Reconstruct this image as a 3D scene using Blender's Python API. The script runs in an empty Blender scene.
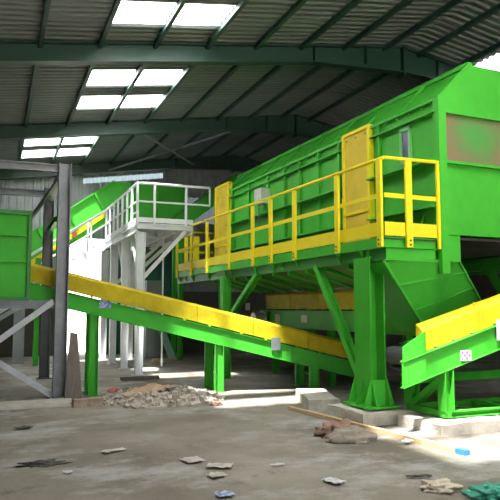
import bpy, bmesh, math, random
from mathutils import Vector, Matrix, noise

random.seed(7)
S = bpy.context.scene
COL = S.collection

# ------------------------------------------------------------------ camera
cam_d = bpy.data.cameras.new('camera')
cam = bpy.data.objects.new('camera', cam_d)
COL.objects.link(cam)
cam.location = (0, 0, 1.6)
cam.rotation_euler = (math.radians(90) + math.atan(58 / 626), 0, math.radians(-22.2))
cam_d.sensor_width = 36
cam_d.lens = 36 * 626 / 500
cam_d.clip_start = 0.05
cam_d.clip_end = 400
S.camera = cam

# ------------------------------------------------------------------ light
W = bpy.data.worlds.new('sky')
S.world = W
W.use_nodes = True
bg = W.node_tree.nodes['Background']
bg.inputs['Color'].default_value = (0.93, 0.98, 1.0, 1)
bg.inputs['Strength'].default_value = 5.0

sun_d = bpy.data.lights.new('sun', 'SUN')
sun_d.energy = 90
sun_d.angle = math.radians(3.0)
sun_d.color = (1.0, 0.97, 0.9)
sun = bpy.data.objects.new('sun', sun_d)
COL.objects.link(sun)
sun.rotation_euler = Vector((1.85, 1.6, -6.5)).to_track_quat('-Z', 'Y').to_euler()

S.view_settings.view_transform = 'Standard'
S.view_settings.look = 'None'
S.view_settings.gamma = 1
S.view_settings.use_curve_mapping = False
S.view_settings.exposure = -0.25
S.cycles.use_denoising = True
S.cycles.max_bounces = 10
S.cycles.diffuse_bounces = 6
S.cycles.transparent_max_bounces = 16
S.cycles.sample_clamp_indirect = 6.0

# ------------------------------------------------------------------ materials
def new_mat(name):
    m = bpy.data.materials.new(name)
    m.use_nodes = True
    return m, m.node_tree, m.node_tree.nodes['Principled BSDF']

def rgba(c):
    return (c[0], c[1], c[2], 1)

def surf(name, c1, c2, scale=3.0, rough=0.5, metal=0.0, lo=0.35, hi=0.7, bump=0.0, bscale=40.0, stretch=None, spec=0.5, detail=6.0):
    """two-tone noise material in object coordinates"""
    m, nt, p = new_mat(name)
    tc = nt.nodes.new('ShaderNodeTexCoord')
    mp = nt.nodes.new('ShaderNodeMapping')
    if stretch:
        mp.inputs['Scale'].default_value = stretch
    nt.links.new(tc.outputs['Object'], mp.inputs['Vector'])
    n = nt.nodes.new('ShaderNodeTexNoise')
    n.inputs['Scale'].default_value = scale
    n.inputs['Detail'].default_value = detail
    n.inputs['Roughness'].default_value = 0.65
    nt.links.new(mp.outputs['Vector'], n.inputs['Vector'])
    r = nt.nodes.new('ShaderNodeValToRGB')
    r.color_ramp.elements[0].position = lo
    r.color_ramp.elements[0].color = rgba(c1)
    r.color_ramp.elements[1].position = hi
    r.color_ramp.elements[1].color = rgba(c2)
    nt.links.new(n.outputs['Fac'], r.inputs['Fac'])
    nt.links.new(r.outputs['Color'], p.inputs['Base Color'])
    p.inputs['Roughness'].default_value = rough
    p.inputs['Metallic'].default_value = metal
    p.inputs['Specular IOR Level'].default_value = spec
    if bump:
        n2 = nt.nodes.new('ShaderNodeTexNoise')
        n2.inputs['Scale'].default_value = bscale
        n2.inputs['Detail'].default_value = 5
        nt.links.new(mp.outputs['Vector'], n2.inputs['Vector'])
        b = nt.nodes.new('ShaderNodeBump')
        b.inputs['Strength'].default_value = bump
        b.inputs['Distance'].default_value = 0.02
        nt.links.new(n2.outputs['Fac'], b.inputs['Height'])
        nt.links.new(b.outputs['Normal'], p.inputs['Normal'])
    return m

GREEN = surf('green_paint', (0.042, 0.33, 0.024), (0.062, 0.42, 0.038), 1.2, 0.46, spec=0.18, bump=0.05, bscale=6)
YELLOW = surf('yellow_paint', (0.84, 0.68, 0.012), (0.90, 0.76, 0.03), 2.0, 0.5, spec=0.2)
COVER = surf('yellow_cover', (0.56, 0.40, 0.010), (0.70, 0.55, 0.02), 3.0, 0.45, spec=0.25, lo=0.3, hi=0.65)
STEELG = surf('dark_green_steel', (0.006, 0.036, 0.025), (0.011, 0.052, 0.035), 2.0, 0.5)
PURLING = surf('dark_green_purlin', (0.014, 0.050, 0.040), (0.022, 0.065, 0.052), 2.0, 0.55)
GREYST = surf('grey_steel', (0.17, 0.18, 0.20), (0.25, 0.26, 0.28), 5.0, 0.5, bump=0.1)
DARKST = surf('dark_steel', (0.05, 0.05, 0.06), (0.09, 0.085, 0.09), 5.0, 0.6)
WHITE = surf('white_steel', (0.74, 0.76, 0.78), (0.84, 0.85, 0.87), 3.0, 0.45)
GALV = surf('galvanised_steel', (0.42, 0.43, 0.47), (0.55, 0.56, 0.60), 6.0, 0.4)
ROOFM = surf('roof_sheet', (0.105, 0.12, 0.115), (0.17, 0.19, 0.185), 0.9, 0.5, stretch=(0.4, 1, 1), lo=0.3, hi=0.75)
WALLM = surf('wall_sheet', (0.24, 0.26, 0.27), (0.36, 0.38, 0.39), 1.2, 0.6)
WALLDK = surf('brown_wall', (0.055, 0.050, 0.045), (0.09, 0.082, 0.072), 0.7, 0.8)
GREENWALL = surf('door_green', (0.015, 0.085, 0.06), (0.025, 0.11, 0.08), 1.0, 0.6)
CONC = surf('concrete_block', (0.42, 0.385, 0.33), (0.62, 0.57, 0.50), 5.0, 0.9, bump=0.5, bscale=25)
SHADECOVER = surf('shaded_yellow_cover', (0.36, 0.27, 0.008), (0.52, 0.41, 0.015), 3.0, 0.55, spec=0.15, lo=0.3, hi=0.65)  # darker copy of the yellow cover, shade on the belts put into its colour
RUBBER = surf('rubber_belt', (0.018, 0.018, 0.018), (0.03, 0.03, 0.03), 8.0, 0.8)
WOOD = surf('pale_wood', (0.46, 0.33, 0.18), (0.62, 0.47, 0.28), 4.0, 0.7, stretch=(8, 0.6, 8))
OLDWOOD = surf('old_wood', (0.12, 0.10, 0.09), (0.22, 0.185, 0.16), 4.0, 0.85, stretch=(6, 6, 0.8))
BLUE = surf('blue_plastic', (0.03, 0.16, 0.40), (0.06, 0.24, 0.50), 5.0, 0.4)
SACK = surf('sack_cloth', (0.24, 0.205, 0.165), (0.34, 0.29, 0.235), 9.0, 0.95, bump=0.6, bscale=30)
CLOTH = surf('brown_cloth', (0.20, 0.12, 0.09), (0.33, 0.20, 0.15), 8.0, 0.95, bump=0.6, bscale=30)
RAG = surf('cream_rag', (0.46, 0.38, 0.29), (0.62, 0.53, 0.42), 8.0, 0.95, bump=0.5, bscale=30)
CARD = surf('cardboard', (0.38, 0.25, 0.15), (0.50, 0.35, 0.23), 4.0, 0.9)
PAPER = surf('paper_scrap', (0.50, 0.50, 0.48), (0.75, 0.75, 0.73), 6.0, 0.9)
DARKRAG = surf('dark_scrap', (0.03, 0.028, 0.026), (0.10, 0.095, 0.085), 12.0, 0.9)
NET = surf('green_net', (0.03, 0.26, 0.17), (0.10, 0.42, 0.30), 20.0, 0.9, bump=0.9, bscale=60)
RUBBLE = surf('rubble_plaster', (0.34, 0.28, 0.235), (0.62, 0.56, 0.50), 5.0, 0.95, bump=0.5, bscale=25)
BRICK = surf('brick_brown', (0.26, 0.19, 0.14), (0.42, 0.33, 0.26), 6.0, 0.95, bump=0.5)
PINK = surf('pink_plastic', (0.50, 0.10, 0.12), (0.62, 0.18, 0.20), 5.0, 0.5)
BOXGREY = surf('box_grey', (0.50, 0.50, 0.49), (0.62, 0.62, 0.60), 5.0, 0.5)
GLASSDK = surf('slot_glass', (0.10, 0.09, 0.14), (0.16, 0.15, 0.20), 4.0, 0.2)
LABEL = surf('label_plate', (0.50, 0.48, 0.36), (0.62, 0.60, 0.46), 12.0, 0.4)
LABELB = surf('blue_label', (0.12, 0.16, 0.36), (0.45, 0.50, 0.65), 22.0, 0.4, lo=0.45, hi=0.6)
REDDISH = surf('red_brown_part', (0.42, 0.12, 0.03), (0.55, 0.22, 0.05), 6.0, 0.6)

# weathered end panel: green paint with brown staining, broken by noise
def weathered():
    m, nt, p = new_mat('weathered_green')
    tc = nt.nodes.new('ShaderNodeTexCoord')
    n = nt.nodes.new('ShaderNodeTexNoise'); n.inputs['Scale'].default_value = 2.2; n.inputs['Detail'].default_value = 8
    nt.links.new(tc.outputs['Object'], n.inputs['Vector'])
    sx = nt.nodes.new('ShaderNodeSeparateXYZ'); nt.links.new(tc.outputs['Object'], sx.inputs[0])
    def mathn(op, a, b):
        k = nt.nodes.new('ShaderNodeMath'); k.operation = op
        for i, v in enumerate((a, b)):
            if isinstance(v, (int, float)): k.inputs[i].default_value = v
            else: nt.links.new(v, k.inputs[i])
        return k.outputs[0]
    # distance from the middle of the clean patch (x 1.75, z 4.2)
    dx = mathn('MULTIPLY', mathn('SUBTRACT', sx.outputs['X'], 1.78), 1.35)
    dz = mathn('MULTIPLY', mathn('SUBTRACT', sx.outputs['Z'], 4.24), 1.9)
    d = mathn('SQRT', mathn('ADD', mathn('MULTIPLY', dx, dx), mathn('MULTIPLY', dz, dz)), 0)
    v = mathn('ADD', d, mathn('MULTIPLY', mathn('SUBTRACT', n.outputs['Fac'], 0.5), 0.9))
    r = nt.nodes.new('ShaderNodeValToRGB')
    e = r.color_ramp.elements
    e[0].position = 0.22; e[0].color = (0.055, 0.25, 0.04, 1)
    e[1].position = 0.95; e[1].color = (0.19, 0.135, 0.07, 1)
    k = r.color_ramp.elements.new(0.6); k.color = (0.13, 0.17, 0.06, 1)
    nt.links.new(v, r.inputs['Fac'])
    nt.links.new(r.outputs['Color'], p.inputs['Base Color'])
    p.inputs['Roughness'].default_value = 0.6
    return m
WEATH = weathered()

def floor_mat():
    m, nt, p = new_mat('dusty_concrete_floor')
    tc = nt.nodes.new('ShaderNodeTexCoord')
    def noi(scale, detail, rough=0.6, st=None):
        n = nt.nodes.new('ShaderNodeTexNoise')
        n.inputs['Scale'].default_value = scale; n.inputs['Detail'].default_value = detail; n.inputs['Roughness'].default_value = rough
        if st:
            mp = nt.nodes.new('ShaderNodeMapping'); mp.inputs['Scale'].default_value = st
            nt.links.new(tc.outputs['Object'], mp.inputs[0]); nt.links.new(mp.outputs[0], n.inputs['Vector'])
        else:
            nt.links.new(tc.outputs['Object'], n.inputs['Vector'])
        return n
    def ramp(src, a, b, ca, cb):
        r = nt.nodes.new('ShaderNodeValToRGB')
        r.color_ramp.elements[0].position = a; r.color_ramp.elements[0].color = rgba(ca)
        r.color_ramp.elements[1].position = b; r.color_ramp.elements[1].color = rgba(cb)
        nt.links.new(src, r.inputs['Fac']); return r.outputs['Color']
    def mix(f, a, b, mode='MIX', fac=None):
        x = nt.nodes.new('ShaderNodeMix'); x.data_type = 'RGBA'; x.blend_type = mode
        if f is not None: nt.links.new(f, x.inputs[0])
        else: x.inputs[0].default_value = fac
        nt.links.new(a, x.inputs[6]); nt.links.new(b, x.inputs[7]); return x.outputs[2]
    base = ramp(noi(0.55, 8).outputs['Fac'], 0.36, 0.64, (0.165, 0.143, 0.112), (0.285, 0.257, 0.215))
    pale = ramp(noi(0.9, 10, 0.7, (0.7, 1, 1)).outputs['Fac'], 0.50, 0.62, (0, 0, 0), (1, 1, 1))
    palec = ramp(noi(6, 6).outputs['Fac'], 0.3, 0.7, (0.31, 0.30, 0.28), (0.40, 0.385, 0.36))
    c = mix(pale, base, palec)
    dark = ramp(noi(1.3, 9, 0.75).outputs['Fac'], 0.56, 0.68, (1, 1, 1), (0.60, 0.58, 0.56))
    c = mix(None, c, dark, 'MULTIPLY', 1.0)
    spk = ramp(noi(45, 4, 0.7).outputs['Fac'], 0.3, 0.75, (0.82, 0.82, 0.82), (1.08, 1.08, 1.08))
    c = mix(None, c, spk, 'MULTIPLY', 1.0)
    nt.links.new(c, p.inputs['Base Color'])
    p.inputs['Roughness'].default_value = 0.9
    p.inputs['Specular IOR Level'].default_value = 0.2
    b = nt.nodes.new('ShaderNodeBump'); b.inputs['Strength'].default_value = 0.5; b.inputs['Distance'].default_value = 0.02
    nt.links.new(noi(14, 8, 0.7).outputs['Fac'], b.inputs['Height']); nt.links.new(b.outputs['Normal'], p.inputs['Normal'])
    return m
FLOOR = floor_mat()

def mesh_door_mat():
    """yellow woven wire infill: see-through fine grid"""
    m, nt, p = new_mat('yellow_mesh')
    tc = nt.nodes.new('ShaderNodeTexCoord')
    n = nt.nodes.new('ShaderNodeTexNoise'); n.inputs['Scale'].default_value = 2.5; n.inputs['Detail'].default_value = 4
    nt.links.new(tc.outputs['Object'], n.inputs['Vector'])
    r = nt.nodes.new('ShaderNodeValToRGB')
    r.color_ramp.elements[0].position = 0.3; r.color_ramp.elements[0].color = (0.60, 0.44, 0.012, 1)
    r.color_ramp.elements[1].position = 0.7; r.color_ramp.elements[1].color = (0.80, 0.60, 0.03, 1)
    nt.links.new(n.outputs['Fac'], r.inputs['Fac'])
    nt.links.new(r.outputs['Color'], p.inputs['Base Color'])
    ck = nt.nodes.new('ShaderNodeTexChecker'); ck.inputs['Scale'].default_value = 45
    nt.links.new(tc.outputs['Object'], ck.inputs['Vector'])
    bm_ = nt.nodes.new('ShaderNodeBump'); bm_.inputs['Strength'].default_value = 0.6; bm_.inputs['Distance'].default_value = 0.01
    nt.links.new(ck.outputs['Fac'], bm_.inputs['Height']); nt.links.new(bm_.outputs['Normal'], p.inputs['Normal'])
    p.inputs['Roughness'].default_value = 0.6
    return m
MESHY = mesh_door_mat()

def skylight_mat(name, tint, clear):
    m = bpy.data.materials.new(name); m.use_nodes = True
    nt = m.node_tree; nt.nodes.clear()
    o = nt.nodes.new('ShaderNodeOutputMaterial')
    t = nt.nodes.new('ShaderNodeBsdfTranslucent'); t.inputs['Color'].default_value = rgba(tint)
    x = nt.nodes.new('ShaderNodeBsdfTransparent'); x.inputs['Color'].default_value = rgba(tint)
    mx = nt.nodes.new('ShaderNodeMixShader'); mx.inputs['Fac'].default_value = clear
    nt.links.new(t.outputs[0], mx.inputs[1]); nt.links.new(x.outputs[0], mx.inputs[2])
    nt.links.new(mx.outputs[0], o.inputs['Surface'])
    return m
SKY = skylight_mat('skylight_sheet', (0.95, 0.97, 1.0), 0.35)
WALLSKY = skylight_mat('wall_translucent_sheet', (0.030, 0.036, 0.042), 0.5)

# ------------------------------------------------------------------ mesh helpers
class MB:
    def __init__(s):
        s.v = []; s.f = []
    def add(s, vs, fs):
        n = len(s.v); s.v += [tuple(v) for v in vs]; s.f += [tuple(i + n for i in f) for f in fs]; return s
    def box(s, x0, x1, y0, y1, z0, z1):
        vs = [(x, y, z) for z in (z0, z1) for y in (y0, y1) for x in (x0, x1)]
        return s.add(vs, [(0, 2, 3, 1), (4, 5, 7, 6), (0, 1, 5, 4), (2, 6, 7, 3), (0, 4, 6, 2), (1, 3, 7, 5)])
    def loft(s, A, B):
        n = len(A)
        fs = [tuple(range(n))[::-1], tuple(range(n, 2 * n))] + [(i, (i + 1) % n, n + (i + 1) % n, n + i) for i in range(n)]
        return s.add(list(A) + list(B), fs)
    def xz(s, poly, y0, y1):
        return s.loft([(x, y0, z) for x, z in poly], [(x, y1, z) for x, z in poly])
    def yz(s, poly, x0, x1, z0=0.0, z1=0.0):
        return s.loft([(x0, y, z + z0) for y, z in poly], [(x1, y, z + z1) for y, z in poly])
    def xy(s, poly, z0, z1):
        return s.loft([(x, y, z0) for x, y in poly], [(x, y, z1) for x, y in poly])
    def bar(s, p, q, prof, up=(0, 0, 1)):
        """profile (a along side, b along up) swept from p to q"""
        p = Vector(p); q = Vector(q); d = (q - p).normalized(); up = Vector(up)
        if abs(d.dot(up)) > 0.99: up = Vector((0, 1, 0))
        side = d.cross(up).normalized(); u = side.cross(d).normalized()
        return s.loft([p + side * a + u * b for a, b in prof], [q + side * a + u * b for a, b in prof])
    def rect(s, p, q, w, h, up=(0, 0, 1)):
        return s.bar(p, q, [(-w / 2, -h / 2), (w / 2, -h / 2), (w / 2, h / 2), (-w / 2, h / 2)], up)
    def ibeam(s, p, q, w, h, tf=0.02, tw=0.014, up=(0, 0, 1)):
        a, b, t = w / 2, h / 2, tw / 2
        pr = [(-a, -b), (a, -b), (a, -b + tf), (t, -b + tf), (t, b - tf), (a, b - tf), (a, b), (-a, b), (-a, b - tf), (-t, b - tf), (-t, -b + tf), (-a, -b + tf)]
        return s.bar(p, q, pr, up)
    def chan(s, p, q, w, h, t=0.012, up=(0, 0, 1)):
        """C channel, web on the -side"""
        pr = [(-w / 2, -h / 2), (w / 2, -h / 2), (w / 2, -h / 2 + t), (-w / 2 + t, -h / 2 + t), (-w / 2 + t, h / 2 - t), (w / 2, h / 2 - t), (w / 2, h / 2), (-w / 2, h / 2)]
        return s.bar(p, q, pr, up)
    def tube(s, p, q, r, n=10):
        return s.bar(p, q, [(r * math.cos(2 * math.pi * i / n), r * math.sin(2 * math.pi * i / n)) for i in range(n)])
    def build(s, name, mat, parent=None, bevel=0.0):
        me = bpy.data.meshes.new(name)
        me.from_pydata(s.v, [], s.f); me.update()
        bm = bmesh.new(); bm.from_mesh(me)
        bmesh.ops.recalc_face_normals(bm, faces=bm.faces)
        bm.to_mesh(me); bm.free()
        me.materials.append(mat)
        o = bpy.data.objects.new(name, me); COL.objects.link(o)
        if parent: o.parent = parent
        if bevel:
            b = o.modifiers.new('bevel', 'BEVEL'); b.width = bevel; b.segments = 2; b.limit_method = 'ANGLE'
        return o

def tag(o, label, cat, group=None):
    o['label'] = label; o['category'] = cat
    if group: o['group'] = group
    return o
def struct(o):
    o['kind'] = 'structure'; return o
def thing(name, label, cat, loc=(0, 0, 0), rz=0.0, group=None):
    o = bpy.data.objects.new(name, None); COL.objects.link(o)
    o.empty_display_size = 0.2
    o.location = loc; o.rotation_euler = (0, 0, math.radians(rz))
    return tag(o, label, cat, group)

# ================================================================== SETTING
RX, RZ, SL = 8.2, 6.15 + 0.15 * 8.2, 0.15           # ridge x, underside of sheet at ridge, slope
def roof_z(x): return RZ - SL * abs(x - RX)
XL, XR, YF, YB = -7.0, 19.0, -9.0, 22.2

struct(MB().box(XL - .3, XR + .3, YF - .3, YB + .25, -0.12, 0.0).build('floor', FLOOR))
struct(MB().box(-90, 110, YB + .25, 120, -0.2, -0.05).build('ground_outside', CONC))
struct(MB().box(-90, 110, -60, YF - .3, -0.2, -0.05).build('ground_outside_rear', CONC))
struct(MB().box(-90, XL - .3, YF - .3, YB + .25, -0.2, -0.05).build('ground_outside_side', CONC))

# corrugated roof sheets with openings for the translucent panels
PX = [0.6 + 1.02 * k for k in range(8)]
def skies():
    L = []
    def two(x0, ys):
        for (y0, y1) in ys:
            for i in range(2):
                L.append((x0 + 1.02 * i + 0.05, x0 + 1.02 * i + 0.97, y0, y1))
    two(PX[1], [(8.1, 8.8), (9.5, 10.35)])
    two(PX[1], [(12.7, 13.62), (14.38, 15.3)])
    two(PX[0], [(18.0, 18.85), (19.55, 20.4)])
    # unseen bays; rows nearest the camera added to brighten the machine's end wall
    for (y0, y1) in [(1.0, 2.0), (2.3, 3.0), (3.75, 4.7), (4.9, 5.5)]:
        for i in ((3, 4, 5) if y0 < 3 else (2, 3, 4, 5)): L.append((PX[i] + .05, PX[i] + .97, y0, y1))
    for yy in (-4.0,):
        for i in (0, 1, 2): L.append((-5.6 + 1.02 * i, -4.68 + 1.02 * i, yy, yy + 1.3))  # unseen panels on the left slope, added for extra daylight
    L.append((10.0, 10.9, 10.2, 10.9))
    for yy in (-3.0, 1.0):
        L.append((10.8, 11.7, yy, yy + 1.2)); L.append((11.9, 12.8, yy, yy + 1.2))  # more unseen panels, added to raise the light from the right slope
    return L
SKYL = skies()
def corr_y(y0, y1, pitch=0.19):
    ys = []; k = math.floor(y0 / pitch)
    while k * pitch < y1:
        for a, h in ((0, 0), (0.3, 0), (0.45, 1), (0.85, 1)):
            y = (k + a) * pitch
            if y0 < y < y1: ys.append((y, h))
        k += 1
    def hh(y):
        u = (y / pitch) % 1
        return 0 if u < .3 else ((u - .3) / .15 if u < .45 else (1 if u < .85 else (1 - u) / .15))
    return [(y0, hh(y0))] + ys + [(y1, hh(y1))]
def sheet(x0, x1, y0, y1, mb, thick=0.0):
    L = corr_y(y0, y1); vs = []; fs = []
    for y, h in L:
        for x in (x0, x1): vs.append((x, y, roof_z(x) + 0.035 * h))
    for i in range(len(L) - 1):
        fs.append((2 * i, 2 * i + 1, 2 * i + 3, 2 * i + 2))
    mb.add(vs, fs)
xcuts = sorted(set([XL - .4, RX, XR + .4] + [round(v, 4) for s in SKYL for v in s[:2]]))
for nm, xa, xb in (('ceiling', XL - .4, RX), ('ceiling_right', RX, XR + .4)):
    mb = MB()
    for x0, x1 in zip(xcuts[:-1], xcuts[1:]):
        if x0 < xa - 1e-6 or x1 > xb + 1e-6: continue
        holes = sorted((s[2], s[3]) for s in SKYL if s[0] < (x0 + x1) / 2 < s[1])
        y = YF - .4
        for a, b in holes:
            sheet(x0, x1, y, a, mb); y = b
        sheet(x0, x1, y, YB + .6, mb)
    struct(mb.build(nm, ROOFM))
for i, (x0, x1, y0, y1) in enumerate(SKYL):
    mb = MB(); sheet(x0, x1, y0, y1, mb)
    struct(mb.build('window_%d' % (i + 1), SKY))

# walls: corrugated sheets standing on the floor
def wall_sheet_x(mb, x0, x1, z0, z1, y, pitch=0.25, sgn=1, lo=None, hi=-.03):
    """sheet in the XZ plane; z1 'roof' follows the roof"""
    k = math.floor(x0 / pitch); xs = [(x0, 0)]
    while k * pitch < x1:
        for a, h in ((0, 0), (.35, 0), (.5, 1), (.85, 1)):
            x = (k + a) * pitch
            if x0 < x < x1: xs.append((x, h))
        k += 1
    if x0 < RX < x1: xs.append((RX, 0)); xs.sort()
    xs.append((x1, 0)); n = len(xs)
    vs = [(x, y - sgn * .035 * h, z0 if lo is None else roof_z(x) - lo) for x, h in xs] + [(x, y - sgn * .035 * h, (roof_z(x) - hi) if z1 == 'roof' else z1) for x, h in xs]
    mb.add(vs, [(i, i + 1, n + i + 1, n + i) for i in range(n - 1)])
DX0, DX1, DZ = 1.95, 3.62, 4.0
lowz = 3.2
WX0, WX1, WZ0, WZ1 = 4.3, 9.2, 4.75, 5.70
mb = MB()
wall_sheet_x(mb, XL, DX0, 2.2, 'roof', YB); wall_sheet_x(mb, DX0, 2.75, DZ, 'roof', YB); wall_sheet_x(mb, 2.75, DX1, DZ, 'roof', YB, hi=.64)
wall_sheet_x(mb, DX1, WX0, 2.2, 'roof', YB, hi=.64); wall_sheet_x(mb, WX1, XR, 2.2, 'roof', YB)
wall_sheet_x(mb, WX0, WX1, 2.2, WZ0, YB); wall_sheet_x(mb, WX0, 5.6, WZ1, 'roof', YB, hi=.64); wall_sheet_x(mb, 5.6, WX1, WZ1, 'roof', YB)
wall_sheet_x(mb, 2.75, 5.6, 0, 'roof', YB, lo=.45)
struct(mb.build('wall_back', WALLM))
WS = skylight_mat('wall_strip_sheet', (0.10, 0.13, 0.15), 0.5)
mb = MB(); wall_sheet_x(mb, 2.75, 5.6, 0, 'roof', YB, lo=.64, hi=.45)
struct(mb.build('window_back_strip', WS))
mb = MB(); wall_sheet_x(mb, WX0, WX1, WZ0, WZ1, YB); struct(mb.build('window_back_band', WALLSKY))
mb = MB(); mb.box(XL, DX0, YB - .05, YB + .2, 0, 2.2); mb.box(DX1, XR, YB - .05, YB + .2, 0, 2.2)
struct(mb.build('wall_back_lower', WALLDK))
# left wall: posts and lintel; one unseen doorway added to let daylight in
mb = MB()
for a, b in ((YF, -5.5), (-2.0, YB)): mb.box(XL - .2, XL, a, b, 0, 4.2)
mb.box(XL - .2, XL, YF, YB, 4.2, roof_z(XL) + .03)
struct(mb.build('wall_left', WALLM))
struct(MB().box(XR, XR + .2, YF, YB, 0, roof_z(XR) + .03).build('wall_right', WALLDK))
mb = MB()
mb.box(XL, 2.5, YF - .2, YF, 0, 4.8); mb.box(11.5, XR, YF - .2, YF, 0, 4.8)  # unseen rear opening between, added and placed to light the machine's end wall
mb.xz([(XL, 4.8), (XR, 4.8), (XR, roof_z(XR) + .03), (RX, RZ + .03), (XL, roof_z(XL) + .03)], YF - .2, YF)
struct(mb.build('wall_front', WALLM))
# sliding door leaf beside the bright doorway
mb = MB(); mb.box(3.42, 6.1, YB - .22, YB - .14, 0.05, 3.9)
for k in range(5): mb.box(3.42 + .65 * k, 3.48 + .65 * k, YB - .25, YB - .22, .05, 3.9)
for z in (.05, 1.3, 2.6, 3.82): mb.box(3.42, 6.1, YB - .25, YB - .22, z, z + .08)
struct(mb.build('door_1', GREENWALL))

# portal frames: tapered I beams along the rafters, columns at the walls
def rafter(mb, x0, z0, d0, x1, z1, d1, y, w=0.2):
    mb.xz([(x0, z0 - .02), (x1, z1 - .02), (x1, z1), (x0, z0)], y - w / 2, y + w / 2)
    mb.xz([(x0, z0 - d0), (x1, z1 - d1), (x1, z1 - d1 + .025), (x0, z0 - d0 + .025)], y - w / 2, y + w / 2)
    mb.xz([(x0, z0 - d0), (x1, z1 - d1), (x1, z1), (x0, z0)], y - .008, y + .008)
PUR = 0.10
fl = {5.9 - 5.3: 'nearest steel roof frame above the camera', 5.9: 'second steel roof frame just above the front of the picture',
      11.2: 'large dark green roof frame, nearest one crossing the top of the picture',
      16.5: 'middle dark green roof frame crossing behind the nearest one',
      21.8: 'farthest green roof frame against the back wall'}
for y, lab in fl.items():
    if y < 5: continue
    if y == 5.9: continue
    t = thing('roof_frame', lab, 'roof beam', (0, y, 0), 0, 'steel roof frames')
    for sg, nm in ((-1, 'left'), (1, 'right')):
        xe = XL + .25 if sg < 0 else XR - .25
        f = lambda x: roof_z(x) - .015
        mb = MB()
        xm = RX + sg * 2.2
        rafter(mb, xe, f(xe), .36, xm, f(xm), .36, 0); rafter(mb, xm, f(xm), .36, RX, f(RX), .58, 0)
        for xs in (RX + sg * .95, RX + sg * 2.2):
            mb.box(xs - .012, xs + .012, -.10, .10, f(xs) - .38, f(xs))
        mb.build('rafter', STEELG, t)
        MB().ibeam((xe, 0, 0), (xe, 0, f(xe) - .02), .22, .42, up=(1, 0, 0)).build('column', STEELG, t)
    MB().box(RX - .02, RX + .02, -.12, .12, RZ - .68, RZ - .015).build('apex_plate', STEELG, t)

# purlins (C sections running along the hall)
ordn = ['first', 'second', 'third', 'fourth', 'fifth', 'sixth', 'seventh', 'eighth']
for k in range(8):
    x = PX[7 - k]; z = roof_z(x) - PUR / 2 - .002
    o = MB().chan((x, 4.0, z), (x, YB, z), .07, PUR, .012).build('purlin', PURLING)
    tag(o, 'dark green roof purlin, %s to the left of the ridge' % ordn[k], 'purlin', 'purlins under the left roof slope')
for k in range(5):
    x = RX + .45 + 1.02 * k; z = roof_z(x) - PUR / 2 - .002
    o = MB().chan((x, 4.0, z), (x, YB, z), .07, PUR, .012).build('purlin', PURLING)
    tag(o, 'dark roof purlin, %s to the right of the ridge' % ordn[k], 'purlin', 'purlins under the right roof slope')
# cross bracing between the two far frames
for (xa, xb, w) in ((3.55, 6.6, 'nearer its left end'), (6.6, 3.55, 'nearer its right end')):
    o = MB().tube((xa, 16.65, roof_z(xa) - .28), (xb, 21.65, roof_z(xb) - .31), .035).build('roof_brace', GREYST)
    tag(o, 'thin grey roof brace rod between the middle and far frames, %s' % ('starting left' if xa < xb else 'starting right'), 'brace', 'roof bracing rods')

# low concrete kerb along the left and slab at the machine
tag(MB().box(-3.0, 1.28, 10.72, 11.25, 0, .07).build('concrete_kerb', CONC, bevel=.01), 'low grey concrete kerb on the floor in front of the steel frame', 'kerb')

# ================================================================== MACHINE
MO, MR = (5.08, 7.43, 0), 1.74
L_ = 9.3                                # body length
t = thing('screening_machine', 'large bright green enclosed screening machine raised on posts', 'machine', MO, MR)
XB, XE = 1.03, 4.3
zb, ze, zr, xc = 2.6, 4.77, 5.38, 1.69
# side wall facing the walkway
o = MB().box(XB, XB + .02, 0, L_, zb - .3, ze).build('side_panel', GREEN, t)
for z, dp in ((3.10, .19), (3.80, .19), (4.55, .10)):
    for a, b in ((0, 1.64), (2.55, 8.16)):
        MB().box(XB - dp, XB, a, b, z - .012, z + .012).build('horizontal_rib', GREEN, t)
mb = MB()
mb.box(XB - .07, XB, 0, L_, zb - .02, zb + .02); mb.box(XB - .07, XB + .02, 0, L_, ze - .05, ze)
mb.build('edge_angle', GREEN, t)
for y in (.02, 1.45, 2.72, 3.5, 4.3, 5.0, 5.85, 6.95, 8.05, 9.2):
    MB().box(XB - .065, XB, y - .03, y + .03, zb, ze).build('vertical_rib', GREEN, t)
for y in (.35, .75, 1.15, 3.1, 3.95, 4.7, 5.45, 6.4, 7.5):
    MB().xz([(XB - .02, zb), (XB - .22, zb), (XB - .02, zb + .46)], y - .008, y + .008).build('gusset', GREEN, t)
# roof: chamfer with cover plates, flat top
mb = MB(); mb.xz([(XB, ze), (xc, zr), (xc + .02, zr - .03), (XB + .02, ze - .03)], 0, L_)
mb.build('roof_chamfer', GREEN, t)
MB().box(xc, XE - .66, 0, L_, zr - .03, zr).build('roof_top', GREEN, t)
MB().xz([(XE, ze), (XE - .66, zr), (XE - .68, zr - .03), (XE - .02, ze - .03)], 0, L_).build('roof_chamfer', GREEN, t)
for y in (.03, 1.05, 2.1, 3.2, 4.3, 5.4, 6.5, 7.6, 8.6):
    mb = MB(); mb.xz([(XB - .04, ze - .02), (xc - .02, zr + .05), (xc + .01, zr + .02), (XB, ze - .04)], y - .035, y + .035)
    mb.build('roof_strap', GREEN, t)
MB().xz([(xc - .05, zr - .02), (xc + .05, zr + .0), (xc + .05, zr + .05), (xc - .05, zr + .05)], 0, L_).build('roof_edge_angle', GREEN, t)
# bolts along the eave
for i in range(30): MB().tube((XB - .085, .3 + i * .3, ze - .1), (XB - .05, .3 + i * .3, ze - .1), .018, 6).build('bolt', GREEN, t)
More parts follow.
